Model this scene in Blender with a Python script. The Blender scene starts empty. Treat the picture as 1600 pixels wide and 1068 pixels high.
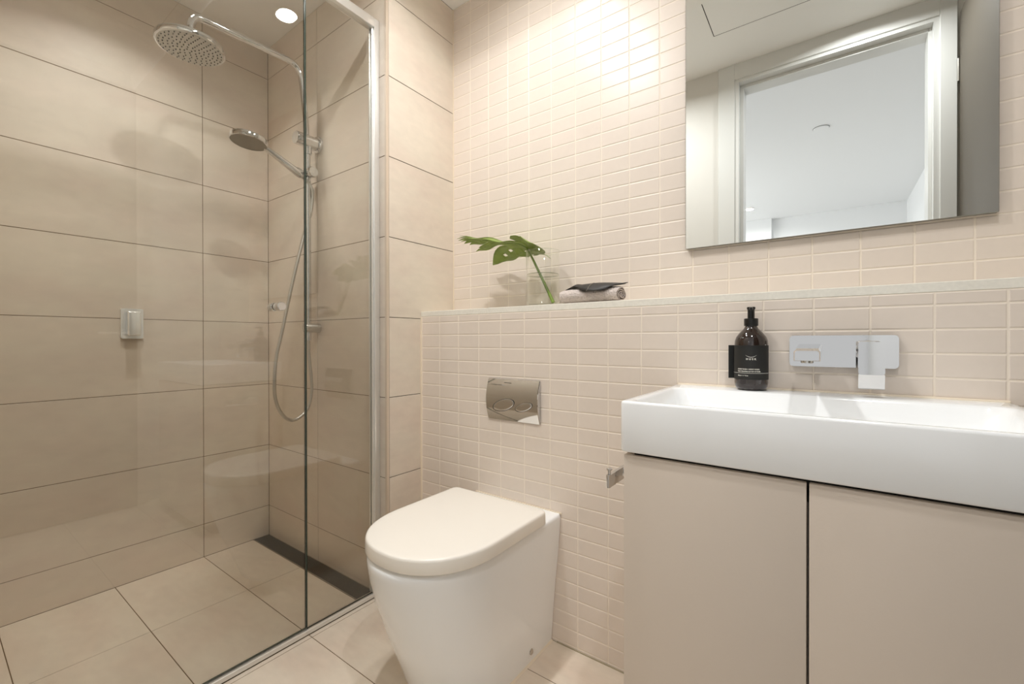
import bpy, bmesh, math, random
from mathutils import Vector, Matrix, noise
random.seed(7)
S = bpy.context.scene
C = S.collection

# ------------------------------------------------------------------ camera
cam = bpy.data.cameras.new('camera'); camo = bpy.data.objects.new('camera', cam); C.objects.link(camo)
cam.sensor_width = 36.0; cam.lens = 36.0 * 681.54 / 1600.0; cam.clip_start = 0.01; cam.clip_end = 60
yaw, pitch, roll = math.radians(36.0953), math.radians(-0.2013), math.radians(-0.0668)
F = Vector((-math.sin(yaw), math.cos(yaw), 0)); R = Vector((math.cos(yaw), math.sin(yaw), 0)); U = Vector((0, 0, 1))
F2 = F * math.cos(pitch) + U * math.sin(pitch); U2 = U * math.cos(pitch) - F * math.sin(pitch)
R3 = R * math.cos(roll) + U2 * math.sin(roll); U3 = U2 * math.cos(roll) - R * math.sin(roll)
M4 = Matrix((R3, U3, -F2)).transposed().to_4x4(); M4.translation = Vector((0, 0, .9579))
camo.matrix_world = M4
S.camera = camo

# ------------------------------------------------------------------ light and exposure
S.view_settings.view_transform = 'Standard'; S.view_settings.look = 'None'
S.view_settings.gamma = 1.0; S.view_settings.use_curve_mapping = False
S.view_settings.exposure = 0.74
W = bpy.data.worlds.new('sky'); S.world = W; W.use_nodes = True
W.node_tree.nodes['Background'].inputs[0].default_value = (.92, .96, 1, 1)
W.node_tree.nodes['Background'].inputs[1].default_value = 0.06
S.cycles.max_bounces = 14; S.cycles.diffuse_bounces = 7; S.cycles.glossy_bounces = 8
S.cycles.transmission_bounces = 12; S.cycles.transparent_max_bounces = 24
S.cycles.caustics_reflective = False; S.cycles.caustics_refractive = False
S.cycles.sample_clamp_indirect = 4.0; S.cycles.use_denoising = True

WARM = (1.0, 1.0, .995); DAY = (1, 1, .99)
def area(name, loc, rot, sx, sy, power, col, spread=180, shape='RECTANGLE'):
    l = bpy.data.lights.new(name, 'AREA'); l.shape = shape; l.size = sx
    if shape in ('RECTANGLE', 'ELLIPSE'): l.size_y = sy
    l.energy = power; l.color = col; l.spread = math.radians(spread)
    o = bpy.data.objects.new(name, l); C.objects.link(o); o.location = loc; o.rotation_euler = rot
    return o
# daylight fill from two added, unseen windows of the room behind the camera
area('added_window_fill', (-.90, -4.17, 1.15), (math.radians(90), 0, 0), 2.5, 2.0, 5.5, DAY)
area('added_side_window_fill', (-2.47, -2.5, 1.35), (0, math.radians(-90), 0), 1.9, 2.3, 40, DAY)
# toilet downlight, then three added fill lamps (discs sit in fittings built below)
DOWN = [(-.84, .97, 2.397, 2.2, 165), (-.86, .50, 2.506, 6.0, 160), (-1.80, .45, 2.397, 2.5, 120), (.12, .275, 2.506, 5.0, 165)]
for x, y, z, p, sprd in DOWN:
    area('downlight_and_fill_lamp', (x, y, z - .012), (0, 0, 0), .075, .075, p, WARM, sprd, 'DISK')
area('bedroom_downlight_lamp', (-.81, -3.40, 2.585), (0, 0, 0), .08, .08, 7.0, (1, .99, .97), 165, 'DISK')

# ------------------------------------------------------------------ materials
def lin(c):
    return tuple(((v / 255) / 12.92 if v / 255 <= .04045 else ((v / 255 + .055) / 1.055) ** 2.4) for v in c) + (1,)
def mat(name, rgb=(200, 200, 200), rough=.5, metal=0, spec=.5, var=0, scale=3, var2=0, scale2=30, bump=0, bscale=60, coat=0, tint=None, trans=0, ior=1.5, bdist=.002, stretch=(1, 1, 1), sub=0):
    m = bpy.data.materials.new(name); m.use_nodes = True; nt = m.node_tree; n = nt.nodes; L = nt.links
    b = n['Principled BSDF']
    b.inputs['Base Color'].default_value = lin(rgb); b.inputs['Roughness'].default_value = rough
    b.inputs['Metallic'].default_value = metal; b.inputs['Specular IOR Level'].default_value = spec
    b.inputs['Coat Weight'].default_value = coat; b.inputs['Coat Roughness'].default_value = .05
    b.inputs['Transmission Weight'].default_value = trans; b.inputs['IOR'].default_value = ior
    if sub: b.inputs['Subsurface Weight'].default_value = sub
    geo = n.new('ShaderNodeNewGeometry')
    if var or var2:
        mp = n.new('ShaderNodeMapping'); mp.inputs['Scale'].default_value = stretch
        L.new(geo.outputs['Position'], mp.inputs['Vector'])
        n1 = n.new('ShaderNodeTexNoise'); n1.inputs['Scale'].default_value = scale; n1.inputs['Detail'].default_value = 5; n1.inputs['Roughness'].default_value = .6
        n2 = n.new('ShaderNodeTexNoise'); n2.inputs['Scale'].default_value = scale2; n2.inputs['Detail'].default_value = 6
        L.new(mp.outputs[0], n1.inputs['Vector']); L.new(mp.outputs[0], n2.inputs['Vector'])
        a1 = n.new('ShaderNodeMapRange'); a1.inputs['From Min'].default_value = .3; a1.inputs['From Max'].default_value = .7
        a1.inputs['To Min'].default_value = 1 - var; a1.inputs['To Max'].default_value = 1 + var
        a2 = n.new('ShaderNodeMapRange'); a2.inputs['From Min'].default_value = .3; a2.inputs['From Max'].default_value = .7
        a2.inputs['To Min'].default_value = 1 - var2; a2.inputs['To Max'].default_value = 1 + var2
        L.new(n1.outputs[0], a1.inputs[0]); L.new(n2.outputs[0], a2.inputs[0])
        mu = n.new('ShaderNodeMath'); mu.operation = 'MULTIPLY'; L.new(a1.outputs[0], mu.inputs[0]); L.new(a2.outputs[0], mu.inputs[1])
        at = n.new('ShaderNodeAttribute'); at.attribute_name = 'tone'
        ad = n.new('ShaderNodeMath'); ad.operation = 'ADD'; L.new(mu.outputs[0], ad.inputs[0]); L.new(at.outputs['Fac'], ad.inputs[1])
        vm = n.new('ShaderNodeVectorMath'); vm.operation = 'SCALE'; vm.inputs[0].default_value = lin(rgb)[:3]
        L.new(ad.outputs[0], vm.inputs['Scale'])
        if tint:   # second tone of the stone
            mx = n.new('ShaderNodeMix'); mx.data_type = 'VECTOR'
            n3 = n.new('ShaderNodeTexNoise'); n3.inputs['Scale'].default_value = scale * 1.7; n3.inputs['Detail'].default_value = 4
            L.new(mp.outputs[0], n3.inputs['Vector'])
            r3 = n.new('ShaderNodeMapRange'); r3.inputs['From Min'].default_value = .38; r3.inputs['From Max'].default_value = .66
            L.new(n3.outputs[0], r3.inputs[0])
            v1 = n.new('ShaderNodeVectorMath'); v1.operation = 'SCALE'; v1.inputs[0].default_value = lin(tint)[:3]; L.new(ad.outputs[0], v1.inputs['Scale'])
            L.new(r3.outputs[0], mx.inputs[0]); L.new(vm.outputs[0], mx.inputs[4]); L.new(v1.outputs[0], mx.inputs[5])
            L.new(mx.outputs[1], b.inputs['Base Color'])
        else: L.new(vm.outputs[0], b.inputs['Base Color'])
    if bump:
        nb = n.new('ShaderNodeTexNoise'); nb.inputs['Scale'].default_value = bscale; nb.inputs['Detail'].default_value = 4
        L.new(geo.outputs['Position'], nb.inputs['Vector'])
        bp = n.new('ShaderNodeBump'); bp.inputs['Strength'].default_value = bump; bp.inputs['Distance'].default_value = bdist
        L.new(nb.outputs[0], bp.inputs['Height']); L.new(bp.outputs[0], b.inputs['Normal'])
    return m

def thin_glass(name, tint=(1, 1, 1), f0=.04, mult=1.0):
    """clear sheet: straight transmission with a tint per face plus Schlick reflection"""
    m = bpy.data.materials.new(name); m.use_nodes = True; nt = m.node_tree; n = nt.nodes; L = nt.links
    n.remove(n['Principled BSDF']); out = n['Material Output']
    tr = n.new('ShaderNodeBsdfTransparent'); tr.inputs[0].default_value = tint + (1,)
    gl = n.new('ShaderNodeBsdfGlossy'); gl.inputs['Roughness'].default_value = 0; gl.inputs[0].default_value = (1, 1, 1, 1)
    g = n.new('ShaderNodeNewGeometry'); d = n.new('ShaderNodeVectorMath'); d.operation = 'DOT_PRODUCT'
    L.new(g.outputs['Normal'], d.inputs[0]); L.new(g.outputs['Incoming'], d.inputs[1])
    def M(op, a, b=None):
        x = n.new('ShaderNodeMath'); x.operation = op
        for i, v in enumerate((a, b)):
            if v is None: continue
            if isinstance(v, (int, float)): x.inputs[i].default_value = v
            else: L.new(v, x.inputs[i])
        return x.outputs[0]
    c = M('ABSOLUTE', d.outputs['Value']); q = M('POWER', M('SUBTRACT', 1.0, c), 5.0)
    fr = M('MULTIPLY', M('ADD', M('MULTIPLY', q, 1 - f0), f0), mult)
    mx = n.new('ShaderNodeMixShader'); L.new(fr, mx.inputs[0]); L.new(tr.outputs[0], mx.inputs[1]); L.new(gl.outputs[0], mx.inputs[2])
    L.new(mx.outputs[0], out.inputs[0])
    return m

def emit(name, col, s):
    m = bpy.data.materials.new(name); m.use_nodes = True; nt = m.node_tree; n = nt.nodes
    n.remove(n['Principled BSDF']); e = n.new('ShaderNodeEmission'); e.inputs[0].default_value = col + (1,); e.inputs[1].default_value = s
    nt.links.new(e.outputs[0], n['Material Output'].inputs[0]); return m

MOSAIC = mat('mosaic_tile', (226, 214, 202), .32, var=.012, scale=8, var2=.01, scale2=60)
GROUT = mat('mosaic_grout', (239, 228, 213), .8, var=.02, scale=40)
STONE = mat('stone_tile', (223, 212, 196), .42, var=.05, scale=2.2, var2=.03, scale2=18, tint=(220, 205, 190), stretch=(1, 1, 2.2), bump=.08, bscale=90)
STONEF = mat('floor_tile', (226, 214, 197), .45, var=.05, scale=3, var2=.035, scale2=20, tint=(221, 205, 188), stretch=(1, 2.0, 1), bump=.08, bscale=90)
DGROUT = mat('stone_grout', (118, 98, 74), .9)
CAULK = mat('silicone', (232, 219, 198), .5)
PAINT = mat('wall_paint', (214, 212, 207), .6)
CEIL = mat('ceiling_paint', (250, 250, 248), .7)
BEDP = mat('bedroom_paint', (232, 233, 234), .7)
GLOSSW = mat('gloss_white_paint', (216, 217, 215), .28)
CERAMIC = mat('white_ceramic', (247, 249, 250), .12, spec=.55, coat=.3)
SEATM = mat('white_seat', (244, 239, 230), .22)
CHROME = mat('chrome', (222, 222, 222), .05, 1)
CHROMEB = mat('satin_chrome', (205, 203, 198), .22, 1)
LITCHROME = mat('lit_chrome', (252, 252, 250), .16, .55)  # pale colour paints the white reflection on the shower mixer
ALU = mat('polished_aluminium', (240, 240, 238), .32, .85)
LEDGE = mat('engineered_stone', (233, 229, 218), .25, var=.03, scale=35, var2=.03, scale2=140)
VAN = mat('taupe_laminate', (210, 197, 183), .5, bump=.05, bscale=200, var=.01, scale=5)
VEDGE = mat('cabinet_carcass', (120, 105, 92), .6)
DARKGAP = mat('dark_recess', (24, 20, 16), .9)
DRAINM = mat('drain_grate', (74, 66, 52), .38, .85)
DRAIND = mat('drain_channel', (30, 26, 19), .8)
MIRROR = mat('mirror_silver', (243, 246, 244), .0, 1)
MIRBACK = mat('mirror_edge', (120, 122, 120), .2, .8)
DOORM = mat('door_laminate', (84, 77, 66), .62, var=.01, scale=4)
AMBER = mat('amber_bottle', (30, 14, 8), .07, spec=.6, coat=.5)
BLACKP = mat('black_plastic', (16, 15, 14), .28)
LABELM = mat('black_label', (22, 22, 20), .6)
LABELW = mat('label_print', (225, 222, 212), .6)
LEAFM = mat('monstera_green', (124, 146, 54), .42, var=.1, scale=20, var2=.06, scale2=90)
STALK = mat('leaf_stalk', (112, 136, 48), .4, var=.08, scale=30)
VEIN = mat('leaf_vein', (120, 146, 70), .45)
TOWEL = mat('waffle_cotton', (214, 202, 195), .95, var=.06, scale=60, var2=.14, scale2=220, bump=1.0, bscale=220, bdist=.006)
DLEAF = mat('dark_dried_leaf', (34, 30, 26), .5, var=.15, scale=30)
DLEAFV = mat('dark_leaf_vein', (170, 158, 138), .6)
RUBBER = mat('black_rubber', (30, 29, 28), .6)
PLASTW = mat('white_plastic', (240, 238, 232), .35)
HOSE = mat('metal_hose', (200, 196, 188), .3, .9)
NOZ = mat('nozzle_rubber', (70, 66, 60), .6)
SPRAY = mat('spray_face', (196, 192, 184), .32, .55)
GLASS = thin_glass('shower_glass', (.905, .905, .885), .045, 1.2)
GEDGE = mat('glass_edge', (46, 62, 50), .15)
VGLASS = thin_glass('vase_glass', (.992, .995, .988), .04, 1.0)
WATER = thin_glass('water', (.992, .992, .975), .02, 1.0)
LAMPE = emit('lamp_lens', (1, .93, .82), 12)

# ------------------------------------------------------------------ helpers
class MB:
    def __init__(s): s.bm = bmesh.new(); s.tone = {}
    def _mi(s, faces, mi):
        for f in faces: f.material_index = mi
    def box(s, x0, x1, y0, y1, z0, z1, bev=0, seg=2, mi=0, mtx=None, edges=None):
        r = bmesh.ops.create_cube(s.bm, size=1)['verts']
        for v in r: v.co = Vector(((x0 + x1) / 2 + v.co.x * (x1 - x0), (y0 + y1) / 2 + v.co.y * (y1 - y0), (z0 + z1) / 2 + v.co.z * (z1 - z0)))
        fs = set(f for v in r for f in v.link_faces); s._mi(fs, mi)
        vs = list(r)
        if bev:
            es = set(e for v in r for e in v.link_edges)
            if edges: es = [e for e in es if edges((e.verts[1].co - e.verts[0].co).normalized())]
            o = bmesh.ops.bevel(s.bm, geom=list(es), offset=bev, segments=seg, affect='EDGES', profile=.5)
            s._mi(o['faces'], mi); vs = list(set(vs) | set(o['verts']))
            vs = [v for v in vs if v.is_valid]
        if mtx:
            for v in vs: v.co = mtx @ v.co
        return vs
    def quad(s, p, mi=0):
        f = s.bm.faces.new([s.bm.verts.new(q) for q in p]); f.material_index = mi; return f
    def loft(s, rings, cap0=True, cap1=True, mi=0, closed=True):
        R_ = [[s.bm.verts.new(p) for p in r] for r in rings]
        n = len(R_[0])
        for a, b in zip(R_, R_[1:]):
            for i in range(n if closed else n - 1):
                j = (i + 1) % n
                f = s.bm.faces.new((a[i], a[j], b[j], b[i])); f.material_index = mi
        if cap0: f = s.bm.faces.new(list(reversed(R_[0]))); f.material_index = mi
        if cap1: f = s.bm.faces.new(R_[-1]); f.material_index = mi
        return R_
    def lathe(s, prof, o=(0, 0, 0), axis=(0, 0, 1), n=40, mi=0, cap0=True, cap1=True):
        ax = Vector(axis).normalized(); a = ax.orthogonal().normalized(); b = ax.cross(a); o = Vector(o)
        rings = []
        for r, h in prof:
            rings.append([o + ax * h + (a * math.cos(2 * math.pi * i / n) + b * math.sin(2 * math.pi * i / n)) * max(r, 1e-5) for i in range(n)])
        s.loft(rings, cap0, cap1, mi)
    def tube(s, pts, r, n=16, mi=0, cap=True):
        pts = [Vector(p) for p in pts]; rings = []; prev = None
        for i, p in enumerate(pts):
            t = (pts[min(i + 1, len(pts) - 1)] - pts[max(i - 1, 0)]).normalized()
            if prev is None: a = t.orthogonal().normalized()
            else:
                a = prev - t * prev.dot(t); a.normalize()
            prev = a; b = t.cross(a); rr = r[i] if isinstance(r, (list, tuple)) else r
            rings.append([p + (a * math.cos(2 * math.pi * k / n) + b * math.sin(2 * math.pi * k / n)) * rr for k in range(n)])
        s.loft(rings, cap, cap, mi)
    def tiles(s, O, Ud, Vd, us, vs, gap, bev, rise, mi=0, tone=.0, slope=None):
        """raised tiles between the joints us x vs on the plane O + u*Ud + v*Vd; grout bed lies 'rise' behind"""
        O, Ud, Vd = Vector(O), Vector(Ud), Vector(Vd); N = Ud.cross(Vd); s.N = N; sl = slope or rise
        for i in range(len(us) - 1):
            for j in range(len(vs) - 1):
                g0 = gap / 2; u0, u1, v0, v1 = us[i] + g0, us[i + 1] - g0, vs[j] + g0, vs[j + 1] - g0
                if u1 - u0 < 3 * bev or v1 - v0 < 3 * bev: continue
                P = lambda u, v, h: O + Ud * u + Vd * v - N * h
                a = [P(u0, v0, rise), P(u1, v0, rise), P(u1, v1, rise), P(u0, v1, rise)]
                m = [P(u0 + bev * .3, v0 + bev * .3, rise * .35), P(u1 - bev * .3, v0 + bev * .3, rise * .35), P(u1 - bev * .3, v1 - bev * .3, rise * .35), P(u0 + bev * .3, v1 - bev * .3, rise * .35)]
                c = [P(u0 + bev, v0 + bev, 0), P(u1 - bev, v0 + bev, 0), P(u1 - bev, v1 - bev, 0), P(u0 + bev, v1 - bev, 0)]
                t = random.uniform(-tone, tone)
                A, Mm, Cc = [[s.bm.verts.new(p) for p in r] for r in (a, m, c)]
                fs = [s.bm.faces.new(Cc)]
                for X, Y in ((A, Mm), (Mm, Cc)):
                    for k in range(4):
                        l = (k + 1) % 4; fs.append(s.bm.faces.new((X[k], X[l], Y[l], Y[k])))
                for f in fs: f.material_index = mi; s.tone[f] = t
    def build(s, name, mats, parent=None, angle=35, smooth=True, recalc=True):
        if recalc: bmesh.ops.recalc_face_normals(s.bm, faces=s.bm.faces)
        if s.tone:
            lay = s.bm.loops.layers.float_color.new('tone')
            for f in s.bm.faces:
                for l in f.loops: l[lay] = (0, 0, 0, 1)
            for f, t in s.tone.items():
                for l in f.loops: l[lay] = (t, t, t, 1)
        me = bpy.data.meshes.new(name); s.bm.to_mesh(me); s.bm.free()
        for m in (mats if isinstance(mats, (list, tuple)) else [mats]): me.materials.append(m)
        if smooth:
            me.shade_smooth(); me.set_sharp_from_angle(angle=math.radians(angle))
        o = bpy.data.objects.new(name, me); C.objects.link(o)
        if parent: o.parent = parent; o.matrix_parent_inverse = Matrix.Translation(parent.location).inverted() if parent.type == 'EMPTY' else Matrix()
        return o
def struct(o): o['kind'] = 'structure'; return o
def tag(o, label, cat, group=None):
    o['label'] = label; o['category'] = cat
    if group: o['group'] = group
    return o
def thing(name, loc, label, cat, group=None):
    o = bpy.data.objects.new(name, None); o.empty_display_size = .05; C.objects.link(o); o.location = loc
    return tag(o, label, cat, group)
def simple(name, m, *boxes, **k):
    b = MB()
    for x in boxes: b.box(*x)
    return b.build(name, m, **k)
def spline(pts, n=8):
    P = [Vector(p) for p in pts]; P = [P[0] * 2 - P[1]] + P + [P[-1] * 2 - P[-2]]; out = []
    for i in range(1, len(P) - 2):
        a, b, c, d = P[i - 1], P[i], P[i + 1], P[i + 2]
        for k in range(n):
            t = k / n
            out.append(.5 * ((2 * b) + (c - a) * t + (2 * a - 5 * b + 4 * c - d) * t * t + (-a + 3 * b - 3 * c + d) * t ** 3))
    out.append(P[-2]); return out

# ------------------------------------------------------------------ layout (metres)
XL, YB, XP, YM, YF, XR, YD = -2.243, 1.034, -1.3296, 1.391, 1.2015, .53, .010
ZS, ZC, ZL = 2.397, 2.506, 1.0735

def rng(a, b, step, start):
    """joint positions between a and b"""
    k = math.ceil((a - start) / step - 1e-6); o = [a]
    v = start + k * step
    while v < b - 1e-6:
        if v > a + 1e-3: o.append(v)
        v += step
    return o + [b]

def tilewall(name, O, Ud, Vd, us, vs, gap, bev, rise, mt, mg, tone, bed):
    b = MB(); b.tiles(O, Ud, Vd, us, vs, gap, bev, rise, 0, tone)
    b.box(*bed, mi=1)
    return struct(b.build(name, [mt, mg], smooth=False, recalc=False))
zs = rng(0, ZS, .3, .1453)
# left shower wall (faces +x)
tilewall('wall_left', (XL, 0, 0), (0, 1, 0), (0, 0, 1), [YD, .1554, .7554, YB], zs, .0022, .0006, .001, STONE, DGROUT, .02, (XL - .12, XL - .001, -.1, YB + .1, -.1, ZS))
# shower back wall (faces -y)
tilewall('wall_shower', (0, YB, 0), (1, 0, 0), (0, 0, 1), [XL, -1.80, XP], zs, .0022, .0006, .001, STONE, DGROUT, .02, (XL, XP - .001, YB + .001, YM + .1, -.1, ZS))
# return wall between shower and toilet (faces +x)
tilewall('wall_return', (XP, 0, 0), (0, 1, 0), (0, 0, 1), [YB + .0115, YM], zs, .0022, .0006, .001, STONE, DGROUT, .0, (XP - .02, XP - .001, YB + .001, YM, -.1, ZS))
# mosaic wall above the ledge
tilewall('wall_back', (0, YM, 0), (1, 0, 0), (0, 0, 1), rng(XP, XR, .0994, -1.2309), rng(ZL, ZS, .0485, 1.1338), .0028, .0016, .0013, MOSAIC, GROUT, .012, (XP - .001, XR + .1, YM + .001, YM + .12, -.1, ZC))
# half-height mosaic wall that carries the ledge
tilewall('wall_ledge', (0, YF, 0), (1, 0, 0), (0, 0, 1), rng(XP + .004, XR, .0994, -1.2229), rng(0, 1.0535, .0485, 1.0279 - .0485 * 21), .0028, .0016, .0013, MOSAIC, GROUT, .012, (XP + .001, XR, YF + .001, YM, -.05, 1.0535))
# right wall and the wall with the door
struct(simple('wall_right', PAINT, (XR, XR + .1, .0, YM + .1, -.1, ZC + .05)))
HD = 2.420
b = MB(); b.box(XL - .12, -.435, YD - .12, YD, -.1, ZC + .05); b.box(.454, XR + .1, YD - .12, YD, -.1, ZC + .05); b.box(-.435, .454, YD - .12, YD, HD + .03, ZC + .05)
struct(b.build('wall_front', PAINT))
tilewall('wall_entry', (0, YD + .008, 0), (-1, 0, 0), (0, 0, 1), [1.41, 2.01, -XL], zs, .0022, .0006, .001, STONE, DGROUT, .0, (XL, -1.41, YD, YD + .007, 0, ZS))
# floor
b = MB()
ys = rng(YD - .12, YF, .2975, .7554 - .2975 * 3)
b.tiles((0, 0, 0), (1, 0, 0), (0, 1, 0), [XL, -1.809, -1.3955], [y for y in ys if y < .95] + [.9605], .0022, .0006, .001, 0, .02)
b.tiles((0, 0, 0), (1, 0, 0), (0, 1, 0), [-1.3705, -1.3525, -.757, -.157, .443, XR], ys, .0022, .0006, .001, 0, .02)
b.box(XL - .1, XR + .1, YD - .13, YM, -.1, -.001, mi=1)
struct(b.build('floor', [STONEF, DGROUT], smooth=False, recalc=False))
# ceilings
struct(simple('ceiling', CEIL, (XL - .1, XP, YD - .12, YB + .2, ZS, ZC + .1), (XP, XR, .75, YM, ZS, ZC + .1)))
struct(simple('ceiling', CEIL, (XP, XR, YD - .12, .75, ZC, ZC + .1)))
# corner profile of the return wall and silicone lines
struct(simple('trim_1', mat('tile_trim', (216, 200, 182), .3, .3), (XP - .008, XP + .0012, YB - .0012, YB + .0105, 0, ZS)))
b = MB()
b.box(XP - .001, XP + .003, YM - .003, YM, ZL, ZS); b.box(XP - .001, XP + .004, YF - .002, YF + .004, 0, 1.05)
struct(b.build('trim_2', CAULK))
b = MB(); b.box(XP + .004, -1.04, YF - .003, YF, 0, .003); b.box(-.70, XR, YF - .003, YF, 0, .003)
struct(b.build('trim_3', mat('floor_silicone', (168, 158, 134), .5)))

# door frame, architrave
b = MB()
b.box(-.5197, -.435, YD, YD + .012, 0, ZC, .002, 1); b.box(.3985, .455, YD, YD + .012, 0, ZC, .002, 1); b.box(-.435, .3985, YD, YD + .012, HD, ZC, .002, 1)
struct(b.build('trim_4', GLOSSW))
b = MB()
for x0, x1 in ((-.435, -.415), (.3785, .3985)):
    b.box(x0, x1, YD - .13, YD + .004, 0, HD + .03)
b.box(-.4155, -.3975, YD - .13, YD - .04, 0, HD - .018, .001, 1); b.box(.366, .379, YD - .13, YD - .04, 0, HD - .018, .001, 1)
b.box(-.415, .3785, YD - .13, YD + .004, HD - .018, HD + .03); b.box(-.40, .37, YD - .13, YD - .04, HD - .036, HD - .018, .001, 1)
struct(b.build('trim_5', GLOSSW))
d = MB(); d.box(.461, .496, .028, .760, .008, HD - .022, .0015, 1)
door = struct(d.build('door_1', DOORM))
h = MB()
h.lathe([(.026, 0), (.026, .006), (.024, .008)], (.461, .705, 1.0), (-1, 0, 0), 28); h.tube([(.461, .705, 1.0), (.425, .705, 1.0)], .009); h.tube([(.425, .712, 1.0), (.423, .585, 1.0)], .009)
h.build('door_handle', CHROMEB, door)
for z in (.25, 1.2, 2.15):
    k = MB(); k.tube([(.458, .022, z - .05), (.458, .022, z + .05)], .006); k.build('hinge', CHROMEB, door)

# ------------------------------------------------------------------ the room behind the door
BY0, BY1, BX0, BX1, BZ = -4.15, YD - .12, -2.5, .73, 2.60
struct(simple('floor', mat('bedroom_carpet', (150, 143, 134), .95, var=.05, scale=60), (BX0 - .1, BX1 + .1, BY0 - .1, BY1 - .01, -.1, -.002)))
struct(simple('ceiling', BEDP, (BX0 - .1, BX1 + .1, BY0 - .1, BY1, BZ, BZ + .1)))
b = MB(); b.box(BX0 - .1, -2.2, BY0 - .1, BY0, -.1, BZ); b.box(.4, BX1 + .1, BY0 - .1, BY0, -.1, BZ); b.box(-2.2, .4, BY0 - .1, BY0, -.1, .1); b.box(-2.2, .4, BY0 - .1, BY0, 2.2, BZ)
b.box(BX0, -.64, BY0, BY0 + .08, 2.2, BZ)
struct(b.build('wall_bedroom_far', BEDP))
struct(simple('wall_bedroom_side', BEDP, (BX1, BX1 + .1, BY0, BY1, -.1, BZ)))
struct(simple('wall_bedroom_window', BEDP, (BX0 - .1, BX0, BY0, -3.7, -.1, BZ), (BX0 - .1, BX0, -1.3, BY1, -.1, BZ), (BX0 - .1, BX0, -3.7, -1.3, -.1, .38), (BX0 - .1, BX0, -3.7, -1.3, 2.32, BZ)))
b = MB()
for y in (-3.7, -2.52, -1.34): b.box(BX0 - .09, BX0 - .03, y, y + .04, .38, 2.32)
b.box(BX0 - .09, BX0 - .03, -3.7, -1.3, .38, .42); b.box(BX0 - .09, BX0 - .03, -3.7, -1.3, 2.28, 2.32)
struct(b.build('added_window_2', GLOSSW))  # unseen frame added around the side daylight fill
b = MB()
for x in (-2.2, -.92, .36): b.box(x, x + .04, BY0 - .09, BY0 - .03, .1, 2.2)
b.box(-2.2, .4, BY0 - .09, BY0 - .03, .1, .14); b.box(-2.2, .4, BY0 - .09, BY0 - .03, 2.16, 2.2)
struct(b.build('added_window_1', GLOSSW))  # unseen frame added around the far-wall fill light
struct(simple('wall_bedroom_near', BEDP, (BX0, XL - .1, BY1 - .02, BY1, -.1, BZ), (XL - .12, -.435, BY1 - .012, BY1, -.1, BZ), (.454, BX1, BY1 - .012, BY1, -.1, BZ), (-.435, .454, BY1 - .012, BY1, HD + .03, BZ)))

# ------------------------------------------------------------------ ceiling fittings
def downlight(x, y, z, label):
    t = thing('downlight', (x, y, z), label, 'ceiling light', 'recessed ceiling downlights')
    b = MB(); b.lathe([(.039, -.011), (.039, -.002), (.042, -.004), (.044, 0), (.036, 0), (.036, -.011)], (x, y, z), n=32, cap0=False, cap1=False); b.build('rim', PLASTW, t)
    b = MB(); b.lathe([(.036, -.0035), (.036, -.0015)], (x, y, z), n=32); b.build('lens', LAMPE, t)
downlight(*DOWN[0][:3], 'round recessed downlight in the lowered ceiling above the toilet')
downlight(*DOWN[3][:3], 'added fill downlight in the high ceiling just inside the doorway')  # this and the next two fittings are added for fill light
downlight(*DOWN[2][:3], 'added fill downlight in the ceiling inside the shower')
downlight(*DOWN[1][:3], 'added fill downlight in the high ceiling between door and shower')
downlight(-.81, -3.40, 2.60, 'bright round downlight on the ceiling of the room seen in the mirror')
sd = thing('smoke_detector', (-.0576, -1.405, 2.60), 'white round ceiling disc seen in the mirror through the doorway', 'smoke detector')
b = MB(); b.lathe([(.052, 0), (.052, -.004), (.048, -.008), (.0001, -.009)], (-.0576, -1.405, 2.60)); b.build('cover', BEDP, sd)
b = MB(); b.lathe([(.054, -.0002), (.054, -.002), (.053, -.002)], (-.0576, -1.405, 2.60)); b.build('seal', DARKGAP, sd)
b = MB()
px0, px1, py0, py1 = -.480, .02, .335, .72
for q in ((px0 - .0015, px0 + .0015, py0, py1), (px0, px1, py0 - .0008, py0 + .0008), (px1 - .001, px1 + .001, py0, py1), (px0, px1, py1 - .001, py1 + .001)):
    b.box(q[0], q[1], q[2], q[3], ZC - .0008, ZC + .001, mi=1)
b.box(px0 + .003, px1 - .003, py0 + .003, py1 - .003, ZC - .0012, ZC + .002)
tag(b.build('access_panel', [CEIL, DARKGAP]), 'flush square access panel in the white bathroom ceiling seen in the mirror', 'access panel')

# ------------------------------------------------------------------ ledge
tag(simple('stone_ledge', LEDGE, (XP + .001, XR, YF - .0, YM, 1.0535, ZL, .0012, 1)), 'long pale stone ledge running along the mosaic wall', 'ledge')

# ------------------------------------------------------------------ shower screen
XG = -1.384
scr = thing('shower_screen', (XG, .9, 0), 'fixed clear glass shower panel in a silver frame beside the return wall', 'shower screen')
def pane(name, x, y0, y1, z0, z1, parent, th=.008):
    b = MB(); b.box(x - th / 2, x + th / 2, y0, y1, z0, z1)
    for f in b.bm.faces:
        n = f.normal
        f.normal_update(); 
        if abs(f.normal.x) < .5: f.material_index = 1
    return b.build(name, [GLASS, GEDGE], parent, smooth=False)
pane('glass_panel', XG, .7555, 1.030, .016, 2.125, scr)
b = MB()
b.box(-1.4005, -1.368, 1.010, YB - .0005, .0, 2.155, .002, 2); b.box(-1.3955, -1.3885, 1.004, 1.010, .02, 2.12, .001, 1); b.box(-1.3795, -1.3725, 1.004, 1.010, .02, 2.12, .001, 1)
b.build('wall_channel', ALU, scr)
simple('header_rail', ALU, (-1.398, -1.364, YD + .001, 1.0095, 2.119, 2.153, .003, 2), parent=scr)
b = MB(); b.box(-1.3945, -1.3715, YD + .001, YB - .001, .0005, .016, .0015, 1); b.build('sill_track', ALU, scr)
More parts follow.
